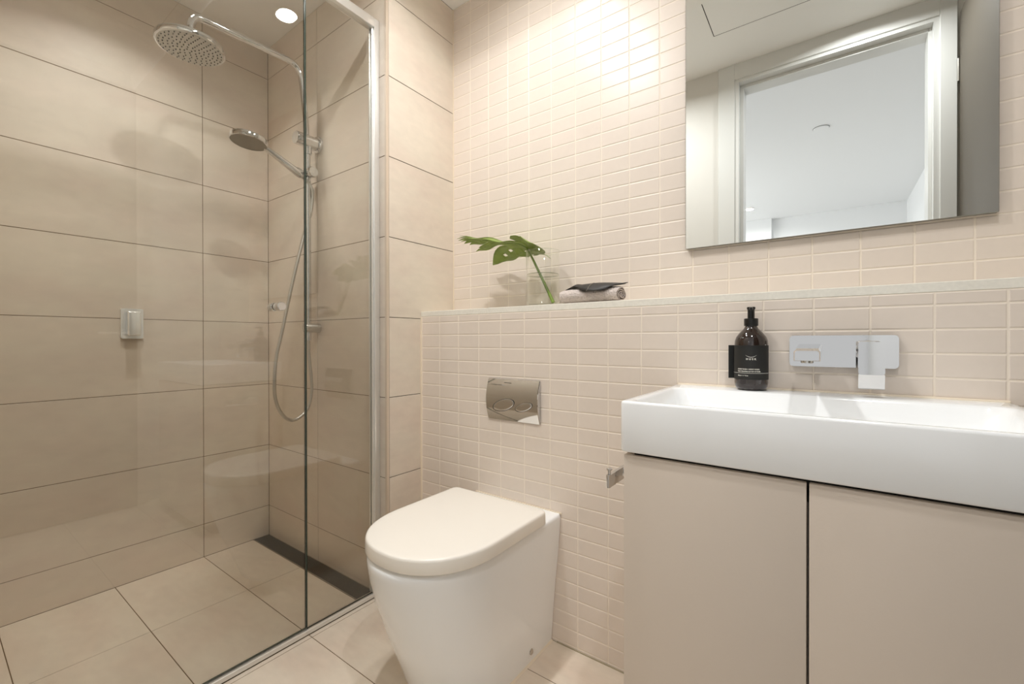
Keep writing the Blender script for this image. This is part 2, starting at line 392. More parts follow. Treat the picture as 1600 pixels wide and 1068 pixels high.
sdoor = thing('shower_door', (XG, .4, 0), 'wide clear glass shower door with a small round chrome knob', 'shower door')
pane('glass_panel', XG - .002, .020, .7525, .0185, 2.119, sdoor)
b = MB(); b.box(XG - .006, XG - .001, .7525, .7550, .0185, 2.119); b.build('edge_seal', mat('clear_seal', (150, 165, 150), .2), sdoor)
kb = MB(); ky, kz = .6615, 1.063
kb.lathe([(.0115, .0035), (.0115, .006), (.0095, .008), (.0095, .011), (.013, .013), (.013, .018), (.012, .019), (.013, .020), (.013, .025), (.0125, .027), (.0135, .029), (.0135, .036), (.0120, .038)], (XG - .002, ky, kz), (1, 0, 0), 32)
kb.build('knob', CHROME, sdoor)
kb = MB(); kb.lathe([(.0115, .0035), (.0115, .007), (.0095, .009), (.013, .011), (.013, .018), (.012, .019), (.013, .020), (.013, .030), (.012, .032)], (XG - .002, ky, kz), (-1, 0, 0), 32)
kb.build('knob', CHROME, sdoor)

# ------------------------------------------------------------------ linear drain
dr = thing('linear_drain', (-1.82, .998, 0), 'long dark slotted floor drain along the shower back wall', 'floor drain')
b = MB(); b.box(XL + .001, -1.3965, .9610, .9635, -.0008, .0012); b.box(XL + .001, -1.3965, 1.0305, 1.0335, -.0008, .0012); b.box(XL + .001, XL + .004, .961, 1.0335, -.0008, .0012); b.box(-1.3995, -1.3965, .961, 1.0335, -.0008, .0012)
b.build('frame', CHROMEB, dr)
simple('channel', DRAIND, (XL + .002, -1.397, .962, 1.033, -.0009, -.0004), parent=dr)
b = MB()
for i in range(13):
    y = .9665 + i * .0049; b.box(XL + .005, -1.4005, y, y + .0022, -.0003, .0008)
b.build('grate', DRAINM, dr)

# ------------------------------------------------------------------ shower rail with overhead shower
XS = -1.787
sh = thing('shower_column', (XS, YB, 1.0), 'chrome shower column with a large round overhead rose', 'shower')
path = [(XS, .568, 1.985), (XS, .568, 2.03), (XS, .570, 2.055), (XS, .580, 2.077), (XS, .602, 2.090), (XS, .68, 2.0935), (XS, .799, 2.098), (XS, .895, 2.1015), (XS, .925, 2.099), (XS, .946, 2.084), (XS, .957, 2.055), (XS, .964, 2.01), (XS, .971, 1.95), (XS, .978, 1.86), (XS, .983, 1.76), (XS, .985, 1.668), (XS, .986, 1.3), (XS, .986, .995)]
b = MB(); pp = spline(path, 7); b.tube(pp, [.0125 - .0012 * min(1, i / 70) for i in range(len(pp))], 24); b.build('riser_pipe', CHROME, sh)
hb = MB(); hy = .568
hb.lathe([(.094, 1.9665), (.1000, 1.968), (.1014, 1.972), (.1014, 1.981), (.1000, 1.984), (.055, 1.987), (.022, 1.990), (.018, 2.000), (.016, 2.004), (.0001, 2.004)], (XS, hy, 0), n=72, cap0=False)
rose = hb.build('shower_head', CHROME, sh)
hb = MB(); hb.lathe([(.0001, 1.9655), (.0938, 1.9655), (.0945, 1.967)], (XS, hy, 0), n=72, cap0=False, cap1=False); hb.build('spray_plate', SPRAY, rose)
nb = MB()
for ring, cnt in ((.012, 5), (.025, 9), (.038, 14), (.051, 19), (.064, 23), (.077, 28), (.088, 32)):
    for i in range(cnt):
        a = 2 * math.pi * (i + ring * 9) / cnt
        nb.lathe([(.0014, 1.9630), (.0021, 1.9655)], (XS + ring * math.cos(a), hy + ring * math.sin(a), 0), n=8)
nb.build('nozzles', NOZ, rose)
# upper bracket / diverter
b = MB()
b.lathe([(.036, 0), (.036, .008), (.033, .012), (.0265, .0125), (.0265, .098), (.025, .102), (.0001, .1025)], (XS, YB - .0005, 1.800), (0, -1, 0), 36, cap1=False)
b.build('wall_bracket', CHROME, sh)
b = MB(); b.tube([(XS, .986, 1.745), (XS, .986, 1.778)], .0155, 24); b.build('collar', CHROME, sh)
b = MB(); b.lathe([(.0205, 0), (.0205, .060), (.019, .064), (.0001, .0645)], (XS, YB - .0005, 1.012), (0, -1, 0), 36, cap1=False); b.build('wall_bracket', CHROMEB, sh)
b = MB(); b.lathe([(.0001, 0), (.009, 0), (.009, .035), (.012, .036), (.012, .0), ], (XS, .986, .958), n=20); b.build('hose_outlet', CHROME, sh)
# slider with clamp
b = MB(); b.lathe([(.0001, -.030), (.017, -.029), (.019, -.026), (.019, .020), (.014, .021), (.014, .024)], (XS, .985, 1.662), (1, 0, 0), 28); b.lathe([(.0180, .024), (.021, .027), (.021, .045), (.019, .048), (.0001, .048)], (XS, .985, 1.662), (1, 0, 0), 28, cap0=False)
b.lathe([(.0001, 0), (.016, .001), (.0175, .006), (.0175, .036), (.015, .040), (.0001, .041)], (XS - .004, .972, 1.650), (0, -.93, .36), 28)
b.build('slider', CHROME, sh)
# hand shower
hs = thing('hand_shower', (XS, .94, 1.655), 'small chrome hand shower resting in the slider of the column', 'hand shower')
h0 = Vector((XS, .950, 1.652)); h1 = Vector((XS, .822, 1.709))
b = MB(); b.tube([h0 + (h0 - h1) * .05, h0, h0.lerp(h1, .4), h1, h1 + (h1 - h0) * .08], [.0155, .0165, .0145, .0115, .0105], 20); b.build('handle', CHROME, hs)
ax = Vector((0, -.10, -1)).normalized(); hc = Vector((XS, .755, 1.735))
b = MB(); b.lathe([(.0001, -.004), (.030, -.003), (.054, 0), (.0625, .005), (.0640, .010), (.0640, .0235), (.061, .0255)], hc, ax, 56, cap1=False); hd = b.build('spray_head', CHROME, hs)
b = MB(); b.lathe([(.0001, .0245), (.0605, .0245), (.061, .0250)], hc, ax, 56, cap0=False, cap1=False)
b.build('spray_plate', mat('hand_spray_face', (150, 145, 134), .4, .5, bump=.6, bscale=400), hd)
# hose
hp = [(XS, .986, .972), (XS, .987, .93), (XS, .989, .882), (XS, .998, .80), (XS, .999, .74), (XS, .985, .678), (XS, .952, .642), (XS, .912, .632), (XS, .873, .664), (XS, .848, .73), (XS, .846, .82), (XS, .854, .90), (XS, .874, .989), (XS, .913, 1.173), (XS, .948, 1.323), (XS - .0, .974, 1.422), (XS + .004, .992, 1.49), (XS + .008, 1.001, 1.56), (XS + .010, .997, 1.60), (XS + .004, .975, 1.632), (XS, .958, 1.646)]
pts = spline(hp, 10); b = MB(); b.tube(pts, .0068, 14)
tag(b.build('shower_hose', HOSE), 'silver flexible shower hose hanging in a long loop below the hand shower', 'hose')
# mixer on the left wall
mx = thing('shower_mixer', (XL, .511, 1.025), 'chrome rectangular shower mixer on the left shower wall', 'shower mixer')
b = MB(); b.box(XL + .0005, XL + .012, .4755, .5445, .967, 1.085, .006, 3, edges=lambda d: abs(d.x) > .9)
b.build('back_plate', LITCHROME, mx)
b = MB(); b.box(XL + .012, XL + .040, .4895, .528, .980, 1.072, .005, 3, edges=lambda d: abs(d.x) > .9); b.build('mixer_body', CHROME, mx)
b = MB(); b.box(XL + .040, XL + .050, .4885, .529, .979, 1.073, .004, 3)
b.build('lever', LITCHROME, mx)

# ------------------------------------------------------------------ toilet
TX = -.860
def dring(cx, a, yb, yc, bfr, z, rc=.018, nf=44, nc=6, e=2.15):
    P = [(cx - a, yc), (cx - a, yb - rc)]
    P = [(cx - a, yc + (yb - rc - yc) * k / 4) for k in range(0, 5)]
    for k in range(1, nc + 1):
        t = math.pi / 2 * k / nc; P.append((cx - a + rc - rc * math.cos(t), yb - rc + rc * math.sin(t)))
    for k in range(1, 5): P.append((cx - a + rc + (2 * a - 2 * rc) * k / 4, yb))
    for k in range(1, nc + 1):
        t = math.pi / 2 * k / nc; P.append((cx + a - rc + rc * math.sin(t), yb - rc + rc * math.cos(t)))
    for k in range(1, 5): P.append((cx + a, yb - rc + (yc - yb + rc) * k / 4))
    for k in range(1, nf):
        t = math.pi * k / nf; c, s_ = math.cos(t), math.sin(t)
        P.append((cx + a * math.copysign(abs(c) ** (2 / e), c), yc - bfr * abs(s_) ** (2 / e)))
    return [(x, y, z) for x, y in P]
toi = thing('toilet', (TX, .95, 0), 'white back-to-wall toilet with closed D-shaped lid', 'toilet')
b = MB(); rings = []
prof = [(0, .142, .782, .930), (.0855, .148, .750, .912), (.19, .157, .707, .890), (.30, .168, .670, .868), (.36, .1725, .655, .858), (.39, .1745, .6505, .853), (.402, .175, .650, .852), (.409, .1735, .652, .852), (.412, .170, .656, .852)]
zz = []
for z, a, fy, yc in prof: rings.append(dring(TX, a, YF - .0015, yc, yc - fy, z, rc=.004 if z < .405 else .006, e=2.1))
b.loft(rings); pan = b.build('pan', CERAMIC, toi, angle=60)
b = MB(); b.loft([dring(TX, a_, 1.085, .85, .85 - f_, z_, .02, e=2.15) for z_, a_, f_ in ((.4118, .160, .676), (.4190, .160, .676))]); b.build('seat', SEATM, toi)
b = MB(); lr = []
for z, ins in ((.4190, .0012), (.4198, .0003), (.4215, 0), (.448, .0005), (.4525, .002), (.4548, .0045), (.4556, .009), (.4562, .02), (.4565, .05)):
    lr.append(dring(TX, .187 - ins, 1.105 - ins, .862, .862 - .652 - ins, z, max(.022 - ins, .004), e=2.2))
b.loft(lr); b.build('lid', SEATM, toi, angle=50)
b = MB(); b.lathe([(.0085, -.004), (.0085, .002), (.0065, .004), (.0001, .0045)], (-.7155, 1.075, .036), (1, -.05, .1), 20, cap0=False); b.build('fixing_cap', CHROMEB, toi)
b = MB(); o_ = dring(TX, .1475, YF - .001, .930, .930 - .776, .0002, .004, e=2.1); i_ = dring(TX, .1415, YF - .001, .930, .930 - .783, .006, .004, e=2.1)
b.loft([o_, i_], cap0=True, cap1=True); b.build('silicone_bead', CAULK, toi)
b = MB(); b.box(TX - .177, TX + .177, YF - .004, YF - .0005, .411, .4150)
b.build('silicone_bead', CAULK, toi)

# ------------------------------------------------------------------ flush plate
fp = thing('flush_plate', (-.869, YF, .754), 'curved chrome dual flush plate on the mosaic wall above the toilet', 'flush plate')
x0, x1, z0, z1 = -.977, -.7615, .684, .8245
def bulge(z, amp=.0145): t = (z - z0) / (z1 - z0) * 2 - 1; return .004 + amp * (1 - t * t)
b = MB(); prof = []
n = 28
zsq = [z0 + (z1 - z0) * i / n for i in range(n + 1)]
ringsA = []
for x, ins in ((x0, .0015), (x0 + .0015, 0), (x1 - .0015, 0), (x1, .0015)):
    ringsA.append([(x, YF - .0003, z0)] + [(x, YF - bulge(z) + ins, z) for z in zsq] + [(x, YF - .0003, z1)])
b.loft(ringsA); plate = b.build('plate', CHROME, fp, angle=20)
def button(cx, cz, ax_, bz, rot):
    b = MB(); rings = []
    for sc_, off in ((1.0, .0002), (1.0, .0006), (.93, .0014), (.6, .0004), (.2, -.0002)):
        r_ = []
        for i in range(40):
            t = 2 * math.pi * i / 40; u = ax_ * sc_ * math.cos(t); w = bz * sc_ * math.sin(t)
            X = cx + u * math.cos(rot) - w * math.sin(rot); Z = cz + u * math.sin(rot) + w * math.cos(rot)
            r_.append((X, YF - bulge(Z) - off, Z))
        rings.append(r_)
    b.loft(rings, cap0=False); b.build('flush_button', CHROME, fp, angle=60)
    b = MB(); rr = []
    for sc_, off in ((1.07, .0001), (1.07, .0003), (.99, .0003)):
        r_ = []
        for i in range(40):
            t = 2 * math.pi * i / 40; u = ax_ * sc_ * math.cos(t); w = bz * sc_ * math.sin(t)
            X = cx + u * math.cos(rot) - w * math.sin(rot); Z = cz + u * math.sin(rot) + w * math.cos(rot)
            r_.append((X, YF - bulge(Z) - off, Z))
        rr.append(r_)
    b.loft(rr, cap0=False, cap1=False); b.build('button_gap', DARKGAP, fp)
button(-.900, .7375, .0460, .0185, math.radians(17)); button(-.816, .7370, .0350, .0125, math.radians(18))
b = MB(); b.box(-.9035, -.872, YF - bulge(.8135) - .0006, YF - .004, .8118, .8142, .0008, 1); b.build('embossed_mark', DARKGAP, fp)

# ------------------------------------------------------------------ toilet roll holder
tr = thing('toilet_roll_holder', (-.36, 1.0, .65), 'square chrome bar with a small end peg beside the vanity cabinet', 'toilet roll holder')
b = MB(); b.box(-.3955, -.3865, .893, 1.045, .6365, .6645, .0012, 2); b.build('bar', CHROME, tr)
b = MB(); b.box(-.388, -.3220, 1.0, 1.045, .630, .672, .002, 2); b.build('mounting_block', CHROME, tr)
b = MB(); b.lathe([(.0032, 0), (.0032, .009), (.0062, .0095), (.0062, .0125), (.005, .0135)], (-.391, .8985, .6645), n=20); b.lathe([(.0045, .6365), (.0045, .6645)], (-.391, .893, 0), n=18); b.build('end_peg', CHROME, tr)

# ------------------------------------------------------------------ washbasin
def rr(x0, x1, y0, y1, r, z, n=8, tilt=0):
    P = []
    for cx, cy, a0 in ((x1 - r, y1 - r, 0), (x0 + r, y1 - r, 90), (x0 + r, y0 + r, 180), (x1 - r, y0 + r, 270)):
        for k in range(n + 1):
            a = math.radians(a0 + 90 * k / n); P.append((cx + r * math.cos(a), cy + r * math.sin(a), z))
    return P
BX = (-.3290, .2736, .8037, YF - .001)
ZB0, ZB1 = .7435, .8412
b = MB(); R_ = []
def br(ins, z, r): return rr(BX[0] + ins, BX[1] - ins, BX[2] + ins, BX[3] - ins * .2, max(r, .002), z)
R_ += [br(.004, ZB0, .008), br(.0012, ZB0 + .001, .010), br(0, ZB0 + .004, .011), br(0, ZB1 - .005, .011), br(.0012, ZB1 - .0014, .010), br(.004, ZB1, .008)]
def inner(i, z, r, back=.082, side=.016, front=.012): return rr(BX[0] + side + i, BX[1] - side - i, BX[2] + front + i * .8, BX[3] - back - i * .9, r, z)
R_ += [inner(0, ZB1, .030), inner(.003, ZB1 - .0012, .030), inner(.006, ZB1 - .005, .031), inner(.016, ZB1 - .03, .036), inner(.026, ZB1 - .052, .045), inner(.040, ZB1 - .064, .05), inner(.065, ZB1 - .070, .05), inner(.10, ZB1 - .072, .03)]
b.loft(R_)
wb = thing('washbasin', (-.03, 1.0, .74), 'white rectangular ceramic washbasin on the taupe vanity', 'washbasin')
b.build('bowl', CERAMIC, wb, angle=50)
b = MB(); b.lathe([(.020, 0), (.022, .001), (.022, .003), (.018, .004), (.0001, .0045)], (-.028, .965, ZB1 - .072), n=28, cap0=False); b.build('waste_cover', CHROME, wb)
b = MB(); b.box(BX[0] + .002, BX[1] - .002, YF - .0055, YF - .0003, ZB1 - .002, ZB1 + .0035, .0015, 1); b.build('silicone_bead', CAULK, wb)

# ------------------------------------------------------------------ vanity cabinet
vc = thing('vanity_cabinet', (-.03, 1.0, 0), 'taupe two-door vanity cabinet under the white washbasin', 'vanity cabinet')
VX0, VX1, VY = -.3225, .268, .8085
b = MB(); b.box(VX0, VX0 + .016, VY + .019, YF - .001, .06, .7385, .0005, 1); b.box(VX1 - .016, VX1, VY + .019, YF - .001, .06, .7385, .0005, 1); b.box(VX0 + .016, VX1 - .016, VY + .019, YF - .001, .06, .076); b.box(VX0 + .016, VX1 - .016, 1.185, YF - .001, .076, .7385)
b.box(-.035, -.019, VY + .03, 1.18, .076, .70)
b.build('carcass', VAN, vc)
simple('shadow_gap_panel', DARKGAP, (VX0 + .017, VX1 - .017, VY + .012, 1.18, .728, .7430), parent=vc)  # near-black panel paints the shadow gap beneath the basin
for nme, xa, xb in (('door', VX0, -.0290), ('door', -.0256, VX1)):
    simple(nme, VAN, (xa, xb, VY, VY + .018, .062, .7375, .0012, 2), parent=vc)
simple('plinth', VEDGE, (VX0 + .02, VX1 - .02, VY + .06, YF - .01, 0, .06), parent=vc)

# ------------------------------------------------------------------ wall basin mixer
bm_ = thing('basin_mixer', (.02, YF, .933), 'chrome wall-mounted basin mixer with rectangular backplate', 'basin tap')
b = MB(); b.box(-.0757, .1147, YF - .010, YF - .0003, .8985, .9682, .008, 5, edges=lambda d: abs(d.y) > .9); pl_ = b.build('back_plate', CHROME, bm_)
b = MB()
sx0, sx1 = -.0600, -.0140
b.loft([[(sx0 + i_, y, zb), (sx1 - i_, y, zb), (sx1 - i_, y, zb + hgt - .003), (sx1 - i_ - .003, y, zb + hgt), (sx0 + i_ + .003, y, zb + hgt), (sx0 + i_, y, zb + hgt - .003)] for i_, y, zb, hgt in ((-.000, YF - .009, .9230, .0260), (0, 1.16, .9215, .0250), (.001, 1.10, .9190, .0235), (.001, 1.040, .9165, .0215), (.003, 1.036, .9175, .0190))])
sp = b.build('spout', CHROME, bm_, angle=25)
b = MB(); b.lathe([(.0105, 0), (.0105, .004), (.009, .005)], ((sx0 + sx1) / 2, 1.052, .9168), (0, 0, -1), 24); b.build('aerator', CHROMEB, bm_)
b = MB()
b.lathe([(.0195, 0), (.0195, .022), (.018, .026)], (.064, YF - .009, .938), (0, -1, 0), 32)
b.box(.046, .083, 1.152, 1.176, .9200, .9560, .003, 2); b.build('cartridge_body', CHROME, bm_)
b = MB(); lx0, lx1 = .0465, .0880
def lev(y0_, y1_, z_, ins=0): return [(lx0 + ins, y0_, z_), (lx1 - ins, y0_, z_), (lx1 - ins, y1_, z_), (lx0 + ins, y1_, z_)]
b.box(lx0, lx1, 1.128, 1.150, .888, .9545, .004, 3, edges=lambda d: abs(d.y) > .9)
b.loft([lev(1.1280, 1.150, .8885), lev(1.1345, 1.150, .8600), lev(1.138, 1.149, .8585, .002)])
b.build('lever', CHROME, bm_, angle=25)

# ------------------------------------------------------------------ soap bottle
bx, by = -.1505, 1.164; zb = ZB1 + .0003
sb = thing('soap_bottle', (bx, by, zb), 'dark amber pump bottle with a black wrap label on the basin edge', 'soap bottle')
b = MB(); b.lathe([(.0001, .002), (.022, .0015), (.026, 0), (.0305, .003), (.0340, .009), (.0352, .017), (.0352, .106), (.0345, .115), (.0315, .124), (.0260, .132), (.0195, .139), (.0150, .144), (.0128, .149), (.0125, .158)], (bx, by, zb), n=56, cap1=True, cap0=False); b.build('bottle', AMBER, sb, angle=60)
b = MB(); b.lathe([(.0145, .150), (.0150, .151), (.0150, .1665), (.0140, .1675), (.0001, .168)], (bx, by, zb), n=36, cap1=False)
b.build('collar', BLACKP, sb)
b = MB(); b.lathe([(.0075, .167), (.0075, .188), (.0088, .1895), (.0092, .1925), (.0085, .1945), (.0001, .195)], (bx, by, zb), n=28, cap1=False)
d_ = Vector((.13, -1, 0)).normalized(); b.tube([Vector((bx, by, zb + .190)), Vector((bx, by, zb + .190)) + d_ * .020, Vector((bx, by, zb + .1885)) + d_ * .030], [.0042, .0040, .0034], 12)
b.build('pump', BLACKP, sb)
phi0 = math.radians(7.3); rl = .0358
lz0, lz1 = zb + .0255, zb + .1045
def cyl(a, r, z): return (bx + r * math.sin(a), by - r * math.cos(a), z)
b = MB(); A = [math.radians(t) for t in range(-96, 200, 4)]
b.loft([[cyl(a, rl, lz0) for a in A], [cyl(a, rl, lz1) for a in A], [cyl(a, rl - .0005, lz1) for a in A], [cyl(a, rl - .0005, lz0) for a in A], [cyl(a, rl, lz0) for a in A]], cap0=False, cap1=False, closed=False)
e0 = Vector(cyl(math.radians(-96), rl, 0)); e0.z = 0
for (o1, o2, t_) in (((.0002, .002, 0), (-.0110, -.0075, 0), 1),):
    p1 = Vector((e0.x, e0.y, lz0)); dx = Vector((-.0125, -.0060, 0)); th_ = Vector((.0003, -.0009, 0))
    b.loft([[p1, p1 + dx, p1 + dx + th_, p1 + th_], [q + Vector((0, 0, lz1 - lz0)) for q in (p1, p1 + dx, p1 + dx + th_, p1 + th_)]])
lab = b.build('label', LABELM, sb, angle=30)
def text(txt, size, z, left=None, center=None, spacing=1.0, bold=0.0):
    cu = bpy.data.curves.new('t', 'FONT'); cu.body = txt; cu.size = size; cu.space_character = spacing; cu.offset = bold
    cu.align_x = 'LEFT' if left is not None else 'CENTER'
    o = bpy.data.objects.new('t', cu); C.objects.link(o)
    dg = bpy.context.evaluated_depsgraph_get(); me = bpy.data.meshes.new_from_object(o.evaluated_get(dg))
    bpy.data.objects.remove(o); ox = left if left is not None else center
    bm = bmesh.new(); bm.from_mesh(me)
    es = [e for e in bm.edges if abs(e.verts[0].co.x - e.verts[1].co.x) > .002]
    if es: bmesh.ops.subdivide_edges(bm, edges=es, cuts=3)
    for v in bm.verts: v.co = Vector(cyl(phi0 + (v.co.x + ox) / rl, rl + .0003, z + v.co.y))
    bm.to_mesh(me); bm.free(); me.materials.append(LABELW)
    for p in me.polygons: p.use_smooth = False
    return me
def lettering(name, meshes):
    bm = bmesh.new()
    for m in meshes: bm.from_mesh(m)
    me = bpy.data.meshes.new(name); bm.to_mesh(me); bm.free(); me.materials.append(LABELW)
    o = bpy.data.objects.new(name, me); C.objects.link(o); o.parent = lab
L1 = text('HUSK', .0056, zb + .0712, center=0, spacing=1.75, bold=.0002)
lettering('brand_lettering', [L1])
lettering('small_print', [text('HAND WASH + BODY WASH', .0036, zb + .0485, left=-.0300, spacing=1.0, bold=.00012), text('Native Botanicals, Lavender & Vanilla', .0036, zb + .0437, left=-.0300, spacing=.93, bold=.00012), text('500ml / 16.9 fl oz', .0034, zb + .0337, left=-.0300, bold=.0001)])
b = MB(); P0, P1 = [], []
for i in range(21):
    t = i / 20 * 2 - 1; wdt = .0010 * (1 - t * t * .8); zc_ = zb + .0775 + .0048 * t * t; a = phi0 + t * .0115 / rl
    P0.append(cyl(a, rl + .0004, zc_ + wdt / 2)); P1.append(cyl(a, rl + .0004, zc_ - wdt / 2))
b.loft([P0, P1], False, False, closed=False); 
A2 = [math.radians(t) for t in range(-94, 100, 4)]
b.loft([[cyl(a, rl + .0004, zb + .0403) for a in A2], [cyl(a, rl + .0004, zb + .0410) for a in A2]], False, False, closed=False)
me_o = b.build('smile_emblem', LABELW, lab, recalc=False)

# ------------------------------------------------------------------ mirror
mr = thing('mirror_cabinet', (-.03, YM, 1.24), 'large frameless mirror on the mosaic wall above the washbasin', 'mirror')
mx0, mx1, mz0, mz1, my = -.3525, .2933, 1.2325, 1.99, 1.3725
b = MB(); b.box(mx0 + .001, mx1 - .001, my + .004, YM - .0002, mz0 + .001, mz1 - .001, .0005, 1); b.build('backing_board', MIRBACK, mr)
b = MB(); b.box(mx0, mx1, my, my + .0042, mz0, mz1, .0010, 1)
for f in b.bm.faces:
    f.normal_update()
    if f.normal.y > -.9: f.material_index = 1
b.build('mirror_glass', [MIRROR, mat('mirror_bevel', (150, 152, 148), .12, 1)], mr, smooth=False)

# ------------------------------------------------------------------ power outlet on the right wall
po = thing('power_outlet', (XR, 1.295, 1.35), 'white double power outlet on the right wall reflected in the shower glass', 'power outlet')
b = MB(); b.box(XR - .008, XR - .0003, 1.237, 1.353, 1.312, 1.388, .003, 2); b.build('cover_plate', PLASTW, po)
for y in (1.265, 1.325):
    b = MB(); b.box(XR - .011, XR - .007, y - .006, y + .006, 1.362, 1.377, .001, 1); b.build('switch', PLASTW, po)
    b = MB()
    for dy, rt in ((-.008, .5), (.008, -.5)): b.box(-.0005, .0005, -.0012, .0012, -.005, .005, mtx=Matrix.Translation((XR - .0083, y + dy, 1.343)) @ Matrix.Rotation(rt, 4, 'X'))
    b.box(XR - .0088, XR - .0078, y - .0012, y + .0012, 1.321, 1.331); b.build('socket_holes', DARKGAP, po)

# ------------------------------------------------------------------ vase, water, monstera leaf
vx, vy, vr = -.812, 1.298, .060
vs_ = thing('glass_vase', (vx, vy, ZL), 'clear cylindrical glass vase half filled with water on the ledge', 'vase')
zt = 1.268
b = MB(); b.lathe([(.0001, .001), (vr - .004, .0005), (vr, .004), (vr, zt - ZL - .001), (vr - .0012, zt - ZL), (vr - .0026, zt - ZL - .001), (vr - .003, .012), (vr - .006, .009), (.0001, .008)], (vx, vy, ZL), n=64, cap0=False, cap1=False)
b.build('glass', VGLASS, vs_, angle=60)
zw = 1.186 - ZL
b = MB(); b.lathe([(.0001, .0095), (vr - .007, .0098), (vr - .0036, .0125), (vr - .0034, zw + .0018), (vr - .0044, zw + .0004), (vr - .0060, zw), (.0001, zw)], (vx, vy, ZL), n=64, cap0=False, cap1=False)
b.build('water', WATER, vs_, angle=60)
MEN = thin_glass('meniscus', (.62, .64, .52), .10, 1.5)
b = MB(); b.tube([(vx + (vr - .0042) * math.cos(2 * math.pi * k / 64), vy + (vr - .0042) * math.sin(2 * math.pi * k / 64), ZL + zw + .0008) for k in range(65)], .0011, 8, cap=False); b.build('water_line', MEN, vs_)
b = MB(); b.tube([(vx + (vr - .0016) * math.cos(2 * math.pi * k / 64), vy + (vr - .0016) * math.sin(2 * math.pi * k / 64), zt) for k in range(65)], .0013, 8, cap=False); b.build('rim', thin_glass('vase_rim', (.90, .91, .87), .10, 1.3), vs_)

J = Vector((-.864, 1.27, 1.286))
ml = thing('monstera_leaf', (-.76, 1.27, ZL + .01), 'green split monstera leaf on a long stalk standing in the vase', 'leaf')
ud = Vector((-.245, -.045, .074)).normalized(); vd = Vector((-.12, -1, 0)).normalized()
def leafpt(u, v):
    """u along the midrib, v across (positive towards the room)"""
    p = J + ud * u + vd * v
    z = 0
    if u > 0: z += .10 * u - .75 * u * u
    else: z += -3.0 * u * u
    k = min(1, max(0, (u + .02) / .07))
    if v < 0: z += (.50 * v - .4 * v * v - .1 * u * abs(v)) * k + (1 - k) * (.20 * v)
    else: z += (.12 * v - 2.3 * v * v) * k + (.95 * v - 6.5 * v * v) * (1 - k)
    z += .004 * math.sin(u * 60 + v * 25)
    p.z += z
    return p
# base on the midrib, angle from the midrib, length, half width, cells left open as holes
front = [(-.006, 158, .100, .018, (), .0), (-.004, 132, .105, .022, (), .1), (.010, 98, .078, .016, (), .1), (.036, 70, .118, .016, (), .3), (.072, 52, .135, .0135, (), .3), (.112, 40, .130, .0115, (), .3), (.152, 30, .115, .009, (), .3), (.188, 20, .090, .008, (), .3)]
back = [(-.004, 168, .082, .014, (), 0), (-.002, 128, .066, .020, (), 0), (.000, 84, .066, .022, (), .3), (.004, 50, .120, .024, ((4, 3), (5, 3)), .35), (.008, 30, .272, .025, ((4, 2), (7, 3)), .06), (.060, 17, .220, .0075, (), .0), (.115, 26, .135, .009, (), .2), (.160, 20, .110, .008, (), .2), (.190, 14, .090, .007, (), .2)]
def blade(bm):
    def strip(fn, nS, nW, holes=()):
        g = [[bm.verts.new(leafpt(*fn(i / nS, j / nW * 2 - 1))) for j in range(nW + 1)] for i in range(nS + 1)]
        for i in range(nS):
            for j in range(nW):
                if (i, j) not in holes: bm.faces.new((g[i][j], g[i + 1][j], g[i + 1][j + 1], g[i][j + 1]))
    def core(t, w):
        u = -.014 + t * .228; hw = .030 * math.sin(math.pi * min(1, .18 + .80 * t)) ** .7 * (1 - .55 * t)
        return u, hw * w
    strip(core, 16, 6)
    for side, lobes in ((1, front), (-1, back)):
        for k, (u0, ang, Ln, hw, holes, bd) in enumerate(lobes):
            a = math.radians(ang)
            def lobe(t, w, u0=u0, a=a, Ln=Ln, hw=hw, side=side, bd=bd):
                bend = a - bd * t
                cu = u0 + Ln * t * math.cos((a + bend) / 2); cv = Ln * t * math.sin((a + bend) / 2)
                prof = (.70 + .50 * math.sin(math.pi * min(t * .95, 1))) * (1 - max(0, (t - .66) / .34) ** 1.8 * (.97 if w < 0 else .90))
                nu, nv = -math.sin(bend), math.cos(bend)
                return cu + nu * hw * prof * w, side * (cv + nv * hw * prof * w)
            strip(lobe, 12, 6, holes)
    def tip(t, w):
        return .195 + .085 * t, .016 * w * (1 - t ** 1.6) + .002 * t
    strip(tip, 8, 4)
b = MB(); blade(b.bm)
bl = b.build('blade', LEAFM, ml, angle=80, recalc=False)
so = bl.modifiers.new('thickness', 'SOLIDIFY'); so.thickness = .0009
st = [(-.749, 1.262, ZL + .0115), (-.763, 1.264, 1.110), (-.790, 1.268, 1.157), (-.812, 1.270, 1.196), (-.838, 1.271, 1.243), (-.856, 1.271, 1.272), J]
b = MB(); sp_ = spline(st, 8); b.tube(sp_, [.0060 - .0032 * i / (len(sp_) - 1) for i in range(len(sp_))], 14); b.build('stalk', STALK, ml)
b = MB(); b.tube([leafpt(u, 0) + Vector((0, 0, -.0012)) for u in [-.006 + .27 * i / 24 for i in range(25)]], [.0022 - .0017 * i / 24 for i in range(25)], 8)
b.build('midrib', VEIN, ml)

